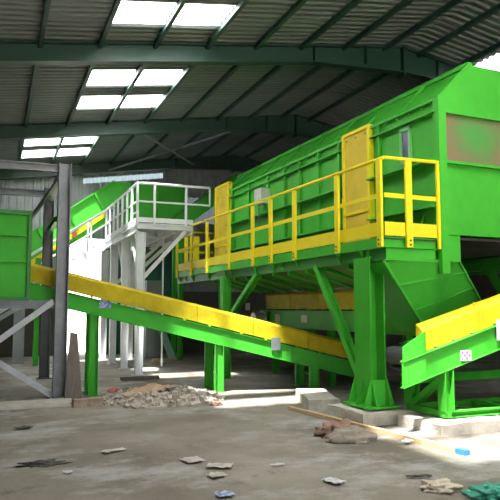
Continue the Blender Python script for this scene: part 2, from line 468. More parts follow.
# end wall facing the camera
MB().xz([(XB, 4.55), (XE, 4.55), (XE, ze), (XE - .66, zr), (xc, zr), (XB, ze)], -.01, .02).build('end_gable', GREEN, t)
MB().box(XB, XE, -.01, .02, 3.80, 4.55).build('weathered_panel', WEATH, t)['label'] = 'brown-stained weathered green panel'
MB().box(XB, XE, -.01, .02, 2.68, 3.80).build('end_panel', GREEN, t)
mb = MB()
for z in (2.70, 3.78, 4.55): mb.box(XB, XE, -.08, -.01, z - .02, z + .02)
mb.build('horizontal_rib', GREEN, t)
MB().box(XB - .07, XB + .07, -.09, -.01, 2.1, ze).build('corner_angle', GREEN, t)
MB().box(XE - .07, XE + .07, -.09, -.01, 2.1, ze).build('corner_angle', GREEN, t)
MB().box(XB + .07, XB + .30, -.06, -.02, 2.28, 2.70).build('corner_stub', GREEN, t)
MB().box(XE - .02, XE, 0, L_, 2.3, ze).build('side_panel', GREEN, t)
MB().xz([(XB, 2.6), (XE, 2.6), (XE, ze), (XE - .66, zr), (xc, zr), (XB, ze)], L_ - .02, L_).build('end_panel', GREEN, t)
MB().box(XB, XE, .02, L_ - .02, 2.62, 2.66).build('bottom_plate', WALLDK, t)
# slot window
d = MB().box(XB - .025, XB, .66, .84, 3.96, 4.44).build('slot_window', GLASSDK, t); d['label'] = 'narrow dark slot window'
mb = MB()
for a, b, c, e in ((.62, .66, 3.9, 4.5), (.84, .88, 3.9, 4.5), (.62, .88, 3.9, 3.96), (.62, .88, 4.44, 4.5)):
    mb.box(XB - .05, XB, a, b, c, e)
mb.build('window_frame', surf('pale_green_paint', (0.12, 0.42, 0.14), (0.16, 0.48, 0.18), 3), d)
# yellow doors in the side wall
def side_door(y0, y1, zt):
    X = XB - .075
    d = MB().box(X, X + .015, y0, y1, zb + .05, zt).build('side_door', MESHY, t); d['label'] = 'yellow mesh door'
    mb = MB()
    mb.box(X - .03, XB, y0 - .03, y0 + .03, zb, zt + .03); mb.box(X - .03, XB - .02, y1 - .03, y1 + .03, zb, zt + .03)
    mb.box(X - .03, X + .02, y0, y1, zt - .03, zt + .03); mb.box(X - .03, X + .02, y0, y1, 3.27, 3.33)
    mb.box(X - .03, X + .02, y0, y1, zb, zb + .08)
    mb.build('door_frame', YELLOW, d)
    MB().box(X - .05, X - .03, y1 - .02, y1 + .02, 3.5, 3.62).build('door_handle', YELLOW, d)
side_door(1.69, 2.50, 4.78)
side_door(8.22, 9.20, 4.98)
c = MB().box(XB - .26, XB - .0, 5.80, 6.16, 4.03, 4.40).build('control_box', BOXGREY, t, .01); c['label'] = 'small white switch box'
MB().box(XB - .27, XB - .26, 5.86, 6.1, 4.1, 4.34).build('box_lid', BOXGREY, c)
MB().tube((XB - .21, 6.0, 3.5), (XB - .21, 6.0, 4.03), .012).build('cable', DARKST, c)
# lower frame and hopper under the body
mb = MB()
mb.ibeam((XB - .0, .05, 2.44), (XB - .0, L_, 2.44), .12, .3); mb.ibeam((XE, .05, 2.44), (XE, L_, 2.44), .12, .3)
mb.build('bottom_beam', GREEN, t)
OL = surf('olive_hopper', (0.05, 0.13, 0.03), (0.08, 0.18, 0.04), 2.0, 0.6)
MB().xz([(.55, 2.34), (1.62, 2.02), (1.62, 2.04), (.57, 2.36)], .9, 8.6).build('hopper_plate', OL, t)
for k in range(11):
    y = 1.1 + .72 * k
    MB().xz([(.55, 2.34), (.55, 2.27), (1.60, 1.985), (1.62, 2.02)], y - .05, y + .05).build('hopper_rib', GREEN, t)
# discharge chute at the near end
ch = MB()
T0, T1, B1, B0 = (-.02, -.01, 2.25), (1.30, -.01, 2.34), (2.06, .34, 1.72), (.99, .34, 1.24)
def shift(p, dx, dy): return (p[0] + dx, p[1] + dy, p[2])
ch.loft([T0, T1, B1, B0], [shift(p, 0, .015) for p in (T0, T1, B1, B0)])
ch.loft([T0, B0, shift(B0, 0, .75), shift(T0, 0, .75)], [shift(p, .015, 0) for p in (T0, B0, shift(B0, 0, .75), shift(T0, 0, .75))])
ch.loft([T1, B1, shift(B1, 0, .75), shift(T1, 0, .75)], [shift(p, .015, 0) for p in (T1, B1, shift(B1, 0, .75), shift(T1, 0, .75))])
chute = ch.build('discharge_chute', GREEN, t)
def lerp3(p, q, k): return tuple(p[i] + (q[i] - p[i]) * k for i in range(3))
for k in (.32, .68):
    p, q = lerp3(T0, B0, k), lerp3(T1, B1, k)
    MB().rect(shift(p, 0, -.012), shift(q, 0, -.012), .03, .02).build('chute_rib', GREEN, chute)
MB().rect(shift(T1, 0, -.012), shift(B1, 0, -.012), .03, .03).build('chute_edge', GREEN, chute)
MB().rect(shift(T0, 0, -.012), shift(B0, 0, -.012), .03, .05).build('chute_edge', GREEN, chute)
# support posts
def post(x, y, zbase, ztop, wx=.26, wy=.40):
    p = MB().ibeam((x, y, zbase + .03), (x, y, ztop), wy, wx, .022, .016, up=(1, 0, 0)).build('support_post', GREEN, t)
    MB().box(x - .27, x + .27, y - .34, y + .34, zbase, zbase + .03).build('base_plate', GREEN, p)
    mb = MB()
    for dy in (-.2, 0, .2):
        for s in (-1, 1):
            mb.xz([(x + s * .13, zbase + .03), (x + s * .26, zbase + .03), (x + s * .13, zbase + .42)], y + dy - .009, y + dy + .009)
    for dx in (-.12, .12):
        for s in (-1, 1):
            mb.yz([(y + s * .2, zbase + .03), (y + s * .33, zbase + .03), (y + s * .2, zbase + .42)], x + dx - .009, x + dx + .009)
    mb.box(x - .13, x + .13, y - .2, y - .185, zbase + .03, zbase + .38)
    mb.build('gusset', GREEN, p)
    return p
post(.02, .42, .20, 2.33)
post(3.9, .42, .0, 2.33)
for x in (.02, 3.9):
    MB().ibeam((x, 6.1, 0), (x, 6.1, 2.33), .2, .2, .016, .012, up=(1, 0, 0)).build('support_post', GREEN, t)
MB().ibeam((3.9, 9.0, 0), (3.9, 9.0, 2.33), .2, .2, .016, .012, up=(1, 0, 0)).build('support_post', GREEN, t)
for z in (.42, .95): MB().ibeam((1.3, 1.35, z), (3.9, 1.35, z), .12, .14).build('lower_tie_beam', GREEN, t)
for a, b in (((.05, 1.95, 2.3), (.05, .6, .45)), ((.05, 4.35, 2.3), (.05, 5.95, 1.35)), ((3.9, 1.95, 2.3), (3.9, .6, .45))):
    MB().chan(a, b, .1, .14, .012, up=(1, 0, 0)).build('diagonal_brace', GREEN, t)
for x in (.16, 3.9):
    MB().ibeam((x, .1, 2.41), (x, L_ + .3, 2.41), .14, .16).build('longitudinal_beam', GREEN, t)
for y in (.42, 3.2, 6.1, 9.0):
    MB().ibeam((-.0, y, 2.40), (1.2 if y < 1 else XE, y, 2.40), .14, .14).build('cross_beam', GREEN, t)

# walkway along the machine
w = thing('service_walkway', 'steel service walkway with yellow guard rails along the green machine', 'walkway', MO, MR)
YE = 9.82
MB().box(.0, XB - .08, .0, YE, 2.575, 2.61).build('deck', DARKST, w)
MB().box(XB - .08, 1.9, L_ + .02, YE, 2.575, 2.61).build('deck', DARKST, w)
mb = MB()
mb.chan((.0, 0, 2.53), (.0, YE, 2.53), .05, .15, .01); mb.chan((0, 0, 2.53), (XB - .1, 0, 2.53), .05, .15, .01)
mb.build('edge_channel', GREEN, w)
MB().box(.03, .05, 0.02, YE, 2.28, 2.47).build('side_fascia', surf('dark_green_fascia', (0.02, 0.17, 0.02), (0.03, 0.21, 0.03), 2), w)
MB().box(.03, XB - .12, .0, .03, 2.28, 2.45).build('end_fascia', GREEN, w)
MB().box(-.02, XB - .10, -.045, -.025, 2.27, 2.29).build('fascia_lip', GREEN, w)
for y in (.55, 1.2, 2.59, 3.57, 4.42, 5.73, 7.17, 8.4, 9.5):
    MB().xz([(.03, 2.45), (-.06, 2.45), (.03, 2.28)], y - .01, y + .01).build('bracket', GREEN, w)
ys = [0.02, 1.15, 2.59, 3.57, 4.42, 5.73, 7.17, 8.4, 9.64]
for i, y in enumerate(ys):
    wd = .055
    p = MB().box(-.075, -.03, y - wd, y + wd, 2.46, 3.70).build('rail_post', YELLOW, w, .006)
    for dz in (2.50, 2.56): MB().tube((-.09, y, dz), (-.07, y, dz), .014, 6).build('bolt', DARKST, p)
for x in (.40, .97):
    p = MB().box(x - .055, x + .055, -.075, -.03, 2.46, 3.73).build('rail_post', YELLOW, w, .006)
    for dz in (2.50, 2.56): MB().tube((x, -.09, dz), (x, -.07, dz), .014, 6).build('bolt', DARKST, p)
for x in (.28, .55, .62, .95):
    MB().box(x - .05, x + .05, YE - .02, YE + .02, 2.46, 3.66).build('rail_post', YELLOW, w)
hr = MB(); hr.tube((-.05, .06, 3.72), (-.05, YE, 3.78), .026, 12); hr.tube((-.01, -.05, 3.735), (1.0, -.05, 3.755), .026, 12)
hr.tube((-.05, .06, 3.72), (-.01, -.05, 3.735), .026, 12); hr.tube((-.05, YE, 3.78), (1.1, YE, 3.78), .026, 12)
hr.build('handrail', YELLOW, w)
mb = MB(); mb.box(-.04, -.02, 0, YE, 3.17, 3.235); mb.box(0, 1.0, -.03, -.01, 3.17, 3.235); mb.box(0, 1.1, YE - .01, YE + .01, 3.17, 3.235)
mb.build('mid_rail', YELLOW, w)
mb = MB(); mb.box(-.035, -.015, 0, YE, 2.625, 2.82); mb.box(0, 1.0, -.028, -.012, 2.625, 2.82); mb.box(0, 1.1, YE, YE + .012, 2.64, 2.84)
mb.build('toe_board', YELLOW, w)

# ================================================================== CONVEYORS
def cover_prof(y0, y1, h):
    e = .012
    o = [(y0, 0), (y0, h * .84), (y0 + .05, h * .97), (y0 + .12, h), (y1 - .12, h), (y1 - .05, h * .97), (y1, h * .84), (y1, 0)]
    i = [(y1 - e, 0), (y1 - e, h * .82), (y1 - .055, h * .97 - e), (y1 - .12, h - e), (y0 + .12, h - e), (y0 + .055, h * .97 - e), (y0 + e, h * .82), (y0 + e, 0)]
    return o + i
def conveyor(t, x0, x1, zfun, wid, gh, ch, segs, c0=None, c1=None, mat=COVER, gap=.03, far0=None):
    n0 = x0
    """zfun = underside of the side channel; gh = channel height; ch = cover height"""
    c0 = x0 if c0 is None else c0; c1 = x1 if c1 is None else c1
    for y, s in ((0, 1), (wid, -1)):
        mb = MB(); x0 = far0 if (far0 is not None and s < 0) else n0
        mb.loft([(x0, y, zfun(x0)), (x0, y + s * .012, zfun(x0)), (x0, y + s * .012, zfun(x0) + gh), (x0, y, zfun(x0) + gh)],
                [(x1, y, zfun(x1)), (x1, y + s * .012, zfun(x1)), (x1, y + s * .012, zfun(x1) + gh), (x1, y, zfun(x1) + gh)])
        for dz in (0, gh - .012):
            mb.loft([(x0, y - s * .035, zfun(x0) + dz), (x0, y + s * .05, zfun(x0) + dz), (x0, y + s * .05, zfun(x0) + dz + .012), (x0, y - s * .035, zfun(x0) + dz + .012)],
                    [(x1, y - s * .035, zfun(x1) + dz), (x1, y + s * .05, zfun(x1) + dz), (x1, y + s * .05, zfun(x1) + dz + .012), (x1, y - s * .035, zfun(x1) + dz + .012)])
        mb.build('side_frame', GREEN, t)
    x0 = n0 if far0 is None else far0 - .35
    mb = MB()
    for dz in (.08, gh - .03):
        mb.loft([(x0, .06, zfun(x0) + dz), (x0, wid - .06, zfun(x0) + dz), (x0, wid - .06, zfun(x0) + dz + .015), (x0, .06, zfun(x0) + dz + .015)],
                [(x1, .06, zfun(x1) + dz), (x1, wid - .06, zfun(x1) + dz), (x1, wid - .06, zfun(x1) + dz + .015), (x1, .06, zfun(x1) + dz + .015)])
    mb.build('belt', RUBBER, t)
    for x in (x0 + .1, x1 - .1):
        MB().tube((x, .04, zfun(x) + gh * .5 + .06), (x, wid - .04, zfun(x) + gh * .5 + .06), .13, 16).build('end_roller', DARKST, t)
    if segs:
        L = (c1 - c0) / segs
        for i in range(segs):
            a, b = c0 + i * L, c0 + (i + 1) * L
            f = lambda x: zfun(x) + gh + gap
            cv = MB().yz(cover_prof(.03, wid - .03, ch), a + .004, b - .004, f(a + .004), f(b - .004)).build('belt_cover', mat, t)
            pr = [(y, z + .006) for y, z in cover_prof(.024, wid - .024, ch)[:8]] + [(y, z) for y, z in cover_prof(.03, wid - .03, ch)[:8][::-1]]
            MB().yz(pr, b - .05, b - .005, f(b - .05), f(b - .005)).build('cover_seam', mat, cv)
            for u in (.22, .78):
                x = a + L * u
                MB().box(x - .022, x + .022, .02, .04, f(x) - gap, f(x) + .03).build('cover_clip', mat, cv)


# main inclined conveyor running under the machine
mc = thing('inclined_conveyor', 'long green inclined belt conveyor with yellow cover in the middle foreground', 'conveyor', (1.68, 11.9, 0), -10.5)
zf = lambda x: 1.48 - .245 * x
conveyor(mc, -1.35, 5.3, zf, .75, .31, .34, 6, mat=SHADECOVER)
for x, zz in ((.06, 0), (2.40, 0), (4.3, 0)):
    for y in (.03, .70):
        xx = x - (.10 if y > .1 else 0)
        lg = MB().ibeam((xx, y, zz + .012), (xx, y, zf(xx) + .02), .13 if y > .1 else .14, .17, .012, .01, up=(1, 0, 0)).build('leg', GREEN, mc)
        MB().box(xx - .12, xx + .12, y - .1, y + .1, zz, zz + .012).build('foot_plate', GREEN, lg)
    for z in (.25, .62):
        if z < zf(x) - .1: MB().box(x - .03, x + .03, .05, .70, z, z + .05).build('cross_bar', GREEN, mc)
MB().box(.14, .36, -.012, -.002, 1.60, 1.72).build('label_plate', LABELB, mc)['label'] = 'small blue and white label plate'
MB().box(3.42, 3.60, -.05, -.02, 0.78, 1.02).build('end_guard', ROOFM, mc)['label'] = 'small grey guard plate'

# discharge conveyor at the right
dc = thing('discharge_conveyor', 'short green conveyor with yellow cover rising to the right edge', 'conveyor', (4.85, 6.75, 0), 0)
zd = lambda x: .58 + .285 * x
conveyor(dc, 0, 3.4, zd, .85, .34, .29, 0, gap=.01, far0=.68)
for k in range(3):
    a, b = .36 + 1.01 * k, .36 + 1.01 * (k + 1) - .008
    f = lambda x: zd(x) + .345
    cv = MB().yz([(.03, 0), (.03, .27), (.17, .36), (.17, .345), (.045, .26), (.045, 0)], a, b, f(a), f(b)).build('belt_cover', COVER, dc)
    MB().yz([(.022, .0), (.022, .275), (.17, .37), (.17, .36), (.03, .27), (.03, 0)], b - .05, b - .005, f(b - .05), f(b - .005)).build('cover_seam', COVER, cv)
    for u in (.2, .5, .8):
        x = a + u; MB().box(x - .03, x + .03, .018, .03, f(x) - .03, f(x) + .012).build('cover_clip', DARKST, cv)
    MB().yz([(.82, 0), (.82, .16), (.805, .16), (.805, 0)], a + (.5 if k == 0 else 0), b, f(a + (.5 if k == 0 else 0)), f(b)).build('belt_cover', COVER, dc)
MB().yz([(.03, 0), (.03, .27), (.17, .36), (.17, 0)], .352, .36, zd(.36) + .345, zd(.36) + .345).build('cover_end', COVER, dc)
MB().xz([(0, .60), (.36, .70), (.36, 1.30), (0, 1.10)], -.02, -.005).build('tail_guard', GREEN, dc)
for y in (.05, .78):
    lg = MB().ibeam((.72, y, .25), (.72, y, zd(.72) + .02), .16, .14, .014, .012, up=(1, 0, 0)).build('leg', GREEN, dc)
    MB().chan((.68, y, .205), (3.4, y, .205), .08, .085).build('base_rail', GREEN, dc)
    MB().ibeam((2.6, y, .25), (2.6, y, zd(2.6) + .02), .16, .14, .014, .012, up=(1, 0, 0)).build('leg', GREEN, dc)
MB().chan((.72, .12, .66), (.72, .72, .27), .08, .10, up=(1, 0, 0)).build('brace', GREEN, dc)
for x in (.66, 1.8, 2.8): MB().box(x, x + .1, 0, .84, .165, .25).build('cross_bar', GREEN, dc)
# pink and white chequered sticker, grey tag
stk = MB().box(.90, 1.08, -.042, -.036, .90, 1.04).build('sticker', PAPER, dc); stk['label'] = 'white sticker with pink checks'
mb = MB()
for i in range(4):
    for j in range(3):
        if (i + j) % 2 == 0: mb.box(.91 + .04 * i, .91 + .04 * i + .034, -.046, -.042, .915 + .04 * j, .915 + .04 * j + .034)
mb.build('sticker_check', surf('pink_ink', (.55, .08, .22), (.62, .14, .3), 6), stk)
MB().box(1.53, 1.68, -.045, -.036, 1.16, 1.44).build('name_plate', GALV, dc)['label'] = 'pale grey name plate'

# product belt under the machine (runs along it)
ub = thing('under_belt_conveyor', 'green belt conveyor with yellow cover hung below the raised machine', 'conveyor', (7.35, 8.2, 0), 91.74)
zu = lambda x: 1.14
conveyor(ub, 0, 6.4, zu, .8, .40, .40, 5, mat=SHADECOVER)
for x in (.8, 3.3, 5.9):
    for y in (.05, .75):
        MB().ibeam((x, y, .0), (x, y, 1.16), .12, .12, .012, .01, up=(1, 0, 0)).build('leg', GREEN, ub)
    MB().box(x - .03, x + .03, .05, .75, .9, .98).build('cross_bar', GREEN, ub)
MB().box(5.55, 5.80, .802, .812, 1.22, 1.45).build('label_plate', LABEL, ub)['label'] = 'pale yellow label plate'
MB().box(4.20, 4.48, .802, .812, 1.28, 1.44).build('label_plate', LABEL, ub)['label'] = 'small pale label plate'
mo = MB().tube((6.35, .85, 1.32), (6.35, 1.15, 1.32), .17, 18).build('drive_motor', GALV, ub); mo['label'] = 'grey finned drive motor'
mb = MB()
for i in range(10):
    a = i * math.pi / 5; mb.rect((6.35, .9, 1.32), (6.35 + .22 * math.cos(a), .9, 1.32 + .22 * math.sin(a)), .2, .015, up=(0, 1, 0))
mb.build('motor_fin', GALV, mo)
MB().box(6.2, 6.5, .95, 1.3, 1.55, 1.72).build('terminal_box', DARKST, mo)

# feed conveyor climbing behind the white walkway
fc = thing('feed_conveyor', 'steep green feed conveyor climbing behind the white walkway', 'conveyor', (1.0, 20.3, 0), 0)
zq = lambda x: 3.06 + .73 * x
def strip(x0, x1, y0, y1, a, b):
    return MB().loft([(x0, y0, zq(x0) + a), (x0, y1, zq(x0) + a), (x0, y1, zq(x0) + b), (x0, y0, zq(x0) + b)],
                     [(x1, y0, zq(x1) + a), (x1, y1, zq(x1) + a), (x1, y1, zq(x1) + b), (x1, y0, zq(x1) + b)])
MB().xz([(-2.6, zq(-2.6)), (2.9, zq(2.9)), (2.98, 5.70), (2.46, zq(2.46) + .84), (-2.6, zq(-2.6) + .84)], 0, .02).build('side_skirt', GREEN, fc)
strip(-2.6, 2.9, .93, .95, 0, .6).build('side_skirt', GREEN, fc)
for x in (-1.5, -.35, .5, 1.35, 2.2):
    MB().loft([(x, -.06, zq(x)), (x + .06, -.06, zq(x) + .04), (x + .06, 0, zq(x) + .04), (x, 0, zq(x))],
              [(x - .35, -.06, zq(x) + .62), (x - .29, -.06, zq(x) + .66), (x - .29, 0, zq(x) + .66), (x - .35, 0, zq(x) + .62)]).build('skirt_rib', GREEN, fc)
strip(-2.6, 2.5, -.06, .02, .82, .87).build('top_angle', GREEN, fc)
strip(-2.6, 2.3, -.04, 0, -.17, -.01).build('yellow_guard', COVER, fc)
strip(-2.6, 2.3, 0, .05, -.40, -.17).build('side_frame', GREEN, fc)
strip(-2.6, 2.9, .05, .9, -.1, -.08).build('belt', RUBBER, fc)
for x in (.35, .75, 1.2):
    MB().box(x, x + .16, -.10, -.04, zq(x) - .12, zq(x) + .05).build('roller_bracket', REDDISH, fc)['label'] = 'orange-red roller bracket'
MB().box(3.0, 4.9, 0, .95, 4.45, 5.72).build('head_box', GREEN, fc)
for x in (3.0, 3.95, 4.86): MB().box(x, x + .05, -.05, 0, 4.45, 5.72).build('box_rib', GREEN, fc)
for x in (-1.6, 3.1, 4.8):
    for y in (.05, .9):
        MB().ibeam((x, y, 0), (x, y, max(zq(x) - .2, .5) if x < 3 else 4.46), .14, .14, .014, .012, up=(1, 0, 0)).build('leg', GREEN, fc)

# transfer conveyor into the far end of the machine
tc_ = thing('transfer_conveyor', 'green transfer conveyor rising into the far end of the machine', 'conveyor', (5.0, 19.0, 0), 0)
zt = lambda x: 3.75 + .76 * x
conveyor(tc_, 0, 2.3, zt, .8, .55, .3, 0)
for x in (.4, 2.0):
    for y in (.05, .75):
        MB().ibeam((x, y, 0), (x, y, zt(x) + .02), .12, .12, .012, .01, up=(1, 0, 0)).build('leg', GREEN, tc_)

# ================================================================== WHITE WALKWAY
ww = thing('white_walkway', 'white steel elevated walkway with handrails behind the inclined conveyor', 'walkway', (3.14, 14.9, 0), 0)
zf_ = 3.66
MB().box(0, 1.40, .02, 4.4, zf_ - .03, zf_).build('deck', GALV, ww)
MB().box(0, .95, 4.4, 5.3, zf_ - .03, zf_).build('deck', GALV, ww)
for y in (0, 1.75, 3.5, 4.38):
    MB().ibeam((0, y, zf_ - .09), (1.40, y, zf_ - .09), .1, .12).build('cross_beam', WHITE, ww)
for x, ye in ((.03, 5.3), (.92, 5.3), (1.36, 4.4)):
    MB().ibeam((x, 0, zf_ - .13), (x, ye, zf_ - .13), .1, .2).build('side_beam', WHITE, ww)
for (x, y) in ((.1, .06), (.1, 1.85), (.08, 3.5), (.08, 5.2), (.92, 5.2)):
    # tapered column
    mb = MB(); a, b = .075, .105; zt_ = zf_ - .22
    for s in (-1, 1):
        mb.loft([(x + s * a - .01, y - .08, .02), (x + s * a + .01, y - .08, .02), (x + s * a + .01, y + .08, .02), (x + s * a - .01, y + .08, .02)],
                [(x + s * b - .01, y - .08, zt_), (x + s * b + .01, y - .08, zt_), (x + s * b + .01, y + .08, zt_), (x + s * b - .01, y + .08, zt_)])
    mb.loft([(x - a, y - .008, .02), (x + a, y - .008, .02), (x + a, y + .008, .02), (x - a, y + .008, .02)],
            [(x - b, y - .008, zt_), (x + b, y - .008, zt_), (x + b, y + .008, zt_), (x - b, y + .008, zt_)])
    cl = mb.build('column', WHITE, ww)
    MB().box(x - .14, x + .14, y - .13, y + .13, 0, .02).build('base_plate', GALV, cl)
for a, b in (((.2, .06, 2.35), (1.22, .06, 3.5)), ((.1, .15, 2.4), (.1, 1.1, 3.44)), ((.2, 1.85, 2.35), (1.36, 1.85, 3.44)), ((.1, 2.0, 2.4), (.1, 2.9, 3.44)), ((.2, 3.5, 2.35), (1.36, 3.5, 3.44))):
    MB().rect(a, b, .07, .09).build('knee_brace', WHITE, ww)
# rails
def rail_run(p, q, n, first=True):
    p, q = Vector(p), Vector(q)
    for i in range(0 if first else 1, n + 1):
        c = p.lerp(q, i / n)
        MB().rect((c.x, c.y, zf_ - .05), (c.x, c.y, zf_ + .97), .05, .05).build('rail_post', WHITE, ww)
    mb = MB(); mb.tube((p.x, p.y, zf_ + .97), (q.x, q.y, zf_ + .97), .03); mb.tube((p.x, p.y, zf_ + .52), (q.x, q.y, zf_ + .52), .022)
    mb.build('handrail', WHITE, ww)
    mb = MB(); d = (q - p).normalized(); mb.rect((p.x, p.y, zf_ + .07), (q.x, q.y, zf_ + .07), .01, .12); mb.build('toe_board', WHITE, ww)
rail_run((0, 0, 0), (0, 4.55, 0), 7)
for x in (.42, 1.22):
    MB().rect((x, 0, zf_ - .05), (x, 0, zf_ + .97), .05, .05).build('rail_post', WHITE, ww)
mb = MB(); mb.tube((0, 0, zf_ + .97), (1.84, 0, zf_ + .97), .03); mb.tube((0, 0, zf_ + .52), (1.84, 0, zf_ + .52), .022); mb.tube((1.84, 0, zf_ + .52), (1.84, 0, zf_ + .97), .022)
mb.build('handrail', WHITE, ww)
MB().rect((0, 0, zf_ + .07), (1.40, 0, zf_ + .07), .01, .12).build('toe_board', WHITE, ww)
rail_run((.95, 4.4, 0), (.95, 5.28, 0), 1)
# stair flight going down to the left from the far end
st = .67
for y in (4.60, 5.28):
    MB().rect((0, y, zf_ - .12), (-5.2, y, zf_ - .12 - st * 5.2), .04, .22).build('stair_stringer', WHITE, ww)
    mb = MB()
    for dz, r in ((.97, .03), (.52, .022)): mb.tube((0, y, zf_ + dz), (-5.2, y, zf_ + dz - st * 5.2), r)
    mb.build('handrail', WHITE, ww)
    for k in range(6):
        x = -.45 - .9 * k
        MB().rect((x, y, zf_ + x * st - .1), (x, y, zf_ + x * st + .95), .05, .05).build('rail_post', WHITE, ww)
for k in range(17):
    x = -.2 - .3 * k
    MB().box(x - .14, x + .12, 4.62, 5.26, zf_ + x * st - .05, zf_ + x * st - .02).build('stair_tread', GALV, ww)
MB().tube((.94, 1.15, .1), (.94, 1.15, zf_ - .2), .025).build('drain_pipe', WHITE, ww)

# ================================================================== LEFT HOPPER BOX AND STEEL FRAME
hb = thing('head_box', 'green ribbed steel box at the left edge receiving the inclined conveyor', 'hopper', (-2.2, 11.98, 0), 0)
MB().box(0, 2.74, .0, .03, 1.75, 3.33).build('front_panel', GREEN, hb)
MB().box(2.74, 2.77, .9, 2.4, 1.75, 3.33).build('side_panel', GREEN, hb)
MB().box(2.74, 2.77, 0, .9, 2.62, 3.33).build('side_panel', GREEN, hb)
MB().box(0, 2.77, 2.4, 2.43, 1.75, 3.33).build('rear_panel', GREEN, hb)
MB().box(0, .03, 0, 2.4, 1.75, 3.33).build('side_panel', GREEN, hb)
mb = MB()
for z in (2.44, 2.90): mb.box(0, 2.74, -.05, 0, z - .015, z + .015)
mb.build('panel_rib', GREEN, hb)
mb = MB(); mb.box(-.02, 2.8, -.06, 0, 3.28, 3.36); mb.box(-.02, 2.8, -.06, 0, 1.72, 1.80)
mb.box(2.74, 2.8, -.06, 0, 1.8, 3.3)
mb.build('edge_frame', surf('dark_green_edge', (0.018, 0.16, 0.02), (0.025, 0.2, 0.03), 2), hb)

sf = thing('steel_frame', 'tall grey steel support frame with cross braces at the left edge', 'frame', (0, 0, 0), 0)
def col(x, y, zt, w=.22, m=GREYST):
    c = MB().ibeam((x, y, .02), (x, y, zt), w, .22, .02, .014, up=(1, 0, 0)).build('column', m, sf)
    MB().box(x - .17, x + .17, y - .16, y + .16, 0, .02).build('base_plate', m, c)
col(1.13, 11.78, 4.24); col(1.12, 15.2, 4.4, .2, DARKST); col(-2.6, 11.78, 4.24); col(-2.6, 15.2, 4.4, .2, DARKST)
for z, y in ((4.14, 11.78), (1.66, 11.86)):
    MB().ibeam((-2.6, y, z), (1.02, y, z), .12, .14).build('beam', GREYST, sf)
MB().ibeam((-2.6, 15.2, 4.26), (1.0, 15.2, 4.26), .12, .16).build('beam', GREYST, sf)
MB().ibeam((1.13, 11.9, 4.14), (1.13, 15.1, 4.14), .12, .16).build('beam', GREYST, sf)
MB().ibeam((1.13, 13.0, 3.38), (1.13, 15.1, 3.38), .1, .12).build('beam', GREEN, sf)
MB().ibeam((-.6, 11.9, 4.14), (-.6, 15.1, 4.14), .1, .14).build('beam', GREYST, sf)
MB().rect((1.0, 11.8, 1.72), (-1.2, 11.8, .05), .07, .10).build('diagonal_brace', GALV, sf)
MB().rect((1.02, 11.84, .05), (-1.3, 11.84, 1.6), .07, .10).build('diagonal_brace', GALV, sf)
MB().rect((1.0, 15.2, 1.9), (-1.6, 15.2, .3), .07, .10).build('diagonal_brace', GALV, sf)
MB().rect((1.05, 12.0, 4.0), (.7, 14.9, 3.6), .06, .08).build('diagonal_brace', GREYST, sf)

tag(MB().ibeam((1.12, 18.5, 0), (1.12, 18.5, 3.0), .14, .14, .014, .012, up=(1, 0, 0)).build('green_post', GREEN), 'slim green steel post beyond the grey frame at the left', 'post')
tag(MB().box(.55, .85, 19.3, 19.38, 0, 2.2).build('wall_panel_sheet', WALLM), 'grey sheet panel standing beyond the grey frame', 'panel')
tag(MB().box(4.6, 5.1, 20.2, 20.5, 0, 2.5).build('grey_cabinet', WALLM, bevel=.01), 'tall grey cabinet standing before the green sliding door', 'cabinet')

tag(MB().loft([(5.05, 18.9, 0), (5.30, 18.95, 0), (5.30, 18.98, 0), (5.05, 18.93, 0)], [(4.85, 19.5, .85), (5.10, 19.55, .85), (5.10, 19.58, .85), (4.85, 19.53, .85)]).build('leaning_board', surf('pale_teal_paint', (0.25, 0.45, 0.38), (0.35, 0.55, 0.47), 4)), 'pale teal board leaning far back beyond the inclined conveyor', 'board')
for k, (dx, h) in enumerate(((0, 0), (.08, .05))):
    tag(MB().box(4.35 + dx, 5.0 + dx, 18.3, 18.6, h, h + .045).build('pale_board', WOOD), ('bottom' if k == 0 else 'top') + ' one of two pale boards stacked flat on the far floor', 'board', 'pale boards on the far floor')
# leaning plank beside the column
tag(MB().xz([(1.20, 0), (1.50, 0), (1.40, 1.15), (1.27, 1.18)], 11.50, 11.55).build('leaning_plank', OLDWOOD), 'weathered brown plank leaning beside the grey column', 'plank')

# ================================================================== CONCRETE AND CLUTTER
def rough_block(name, x0, x1, y0, y1, h, label, seed, rot=0, mat=CONC):
    bm = bmesh.new(); bmesh.ops.create_cube(bm, size=1)
    bmesh.ops.subdivide_edges(bm, edges=bm.edges, cuts=5, use_grid_fill=True)
    for v in bm.verts:
        v.co = Vector((v.co.x * (x1 - x0), v.co.y * (y1 - y0), (v.co.z + .5) * h))
        n = noise.noise_vector(v.co * 5 + Vector((seed, 0, 0))) * .018
        if v.co.z < .001: n.z = 0
        v.co += n
    me = bpy.data.meshes.new(name); bm.to_mesh(me); bm.free(); me.materials.append(mat)
    o = bpy.data.objects.new(name, me); COL.objects.link(o)
    o.location = ((x0 + x1) / 2, (y0 + y1) / 2, 0); o.rotation_euler = (0, 0, math.radians(rot))
    return tag(o, label, 'concrete block')
rough_block('concrete_block', 4.66, 5.36, 7.42, 8.35, .175, 'concrete footing block under the main green machine post', 1, 2)
rough_block('concrete_block', 5.20, 6.42, 6.50, 7.37, .145, 'long concrete block under the left part of the discharge conveyor base', 2, 2)
rough_block('concrete_block', 6.50, 8.4, 6.60, 7.66, .145, 'concrete block under the discharge conveyor base at the right edge', 3, 3)
rough_block('concrete_block', 4.80, 5.30, 8.75, 10.1, .17, 'pale concrete block on the floor behind the main machine post', 4, -18)
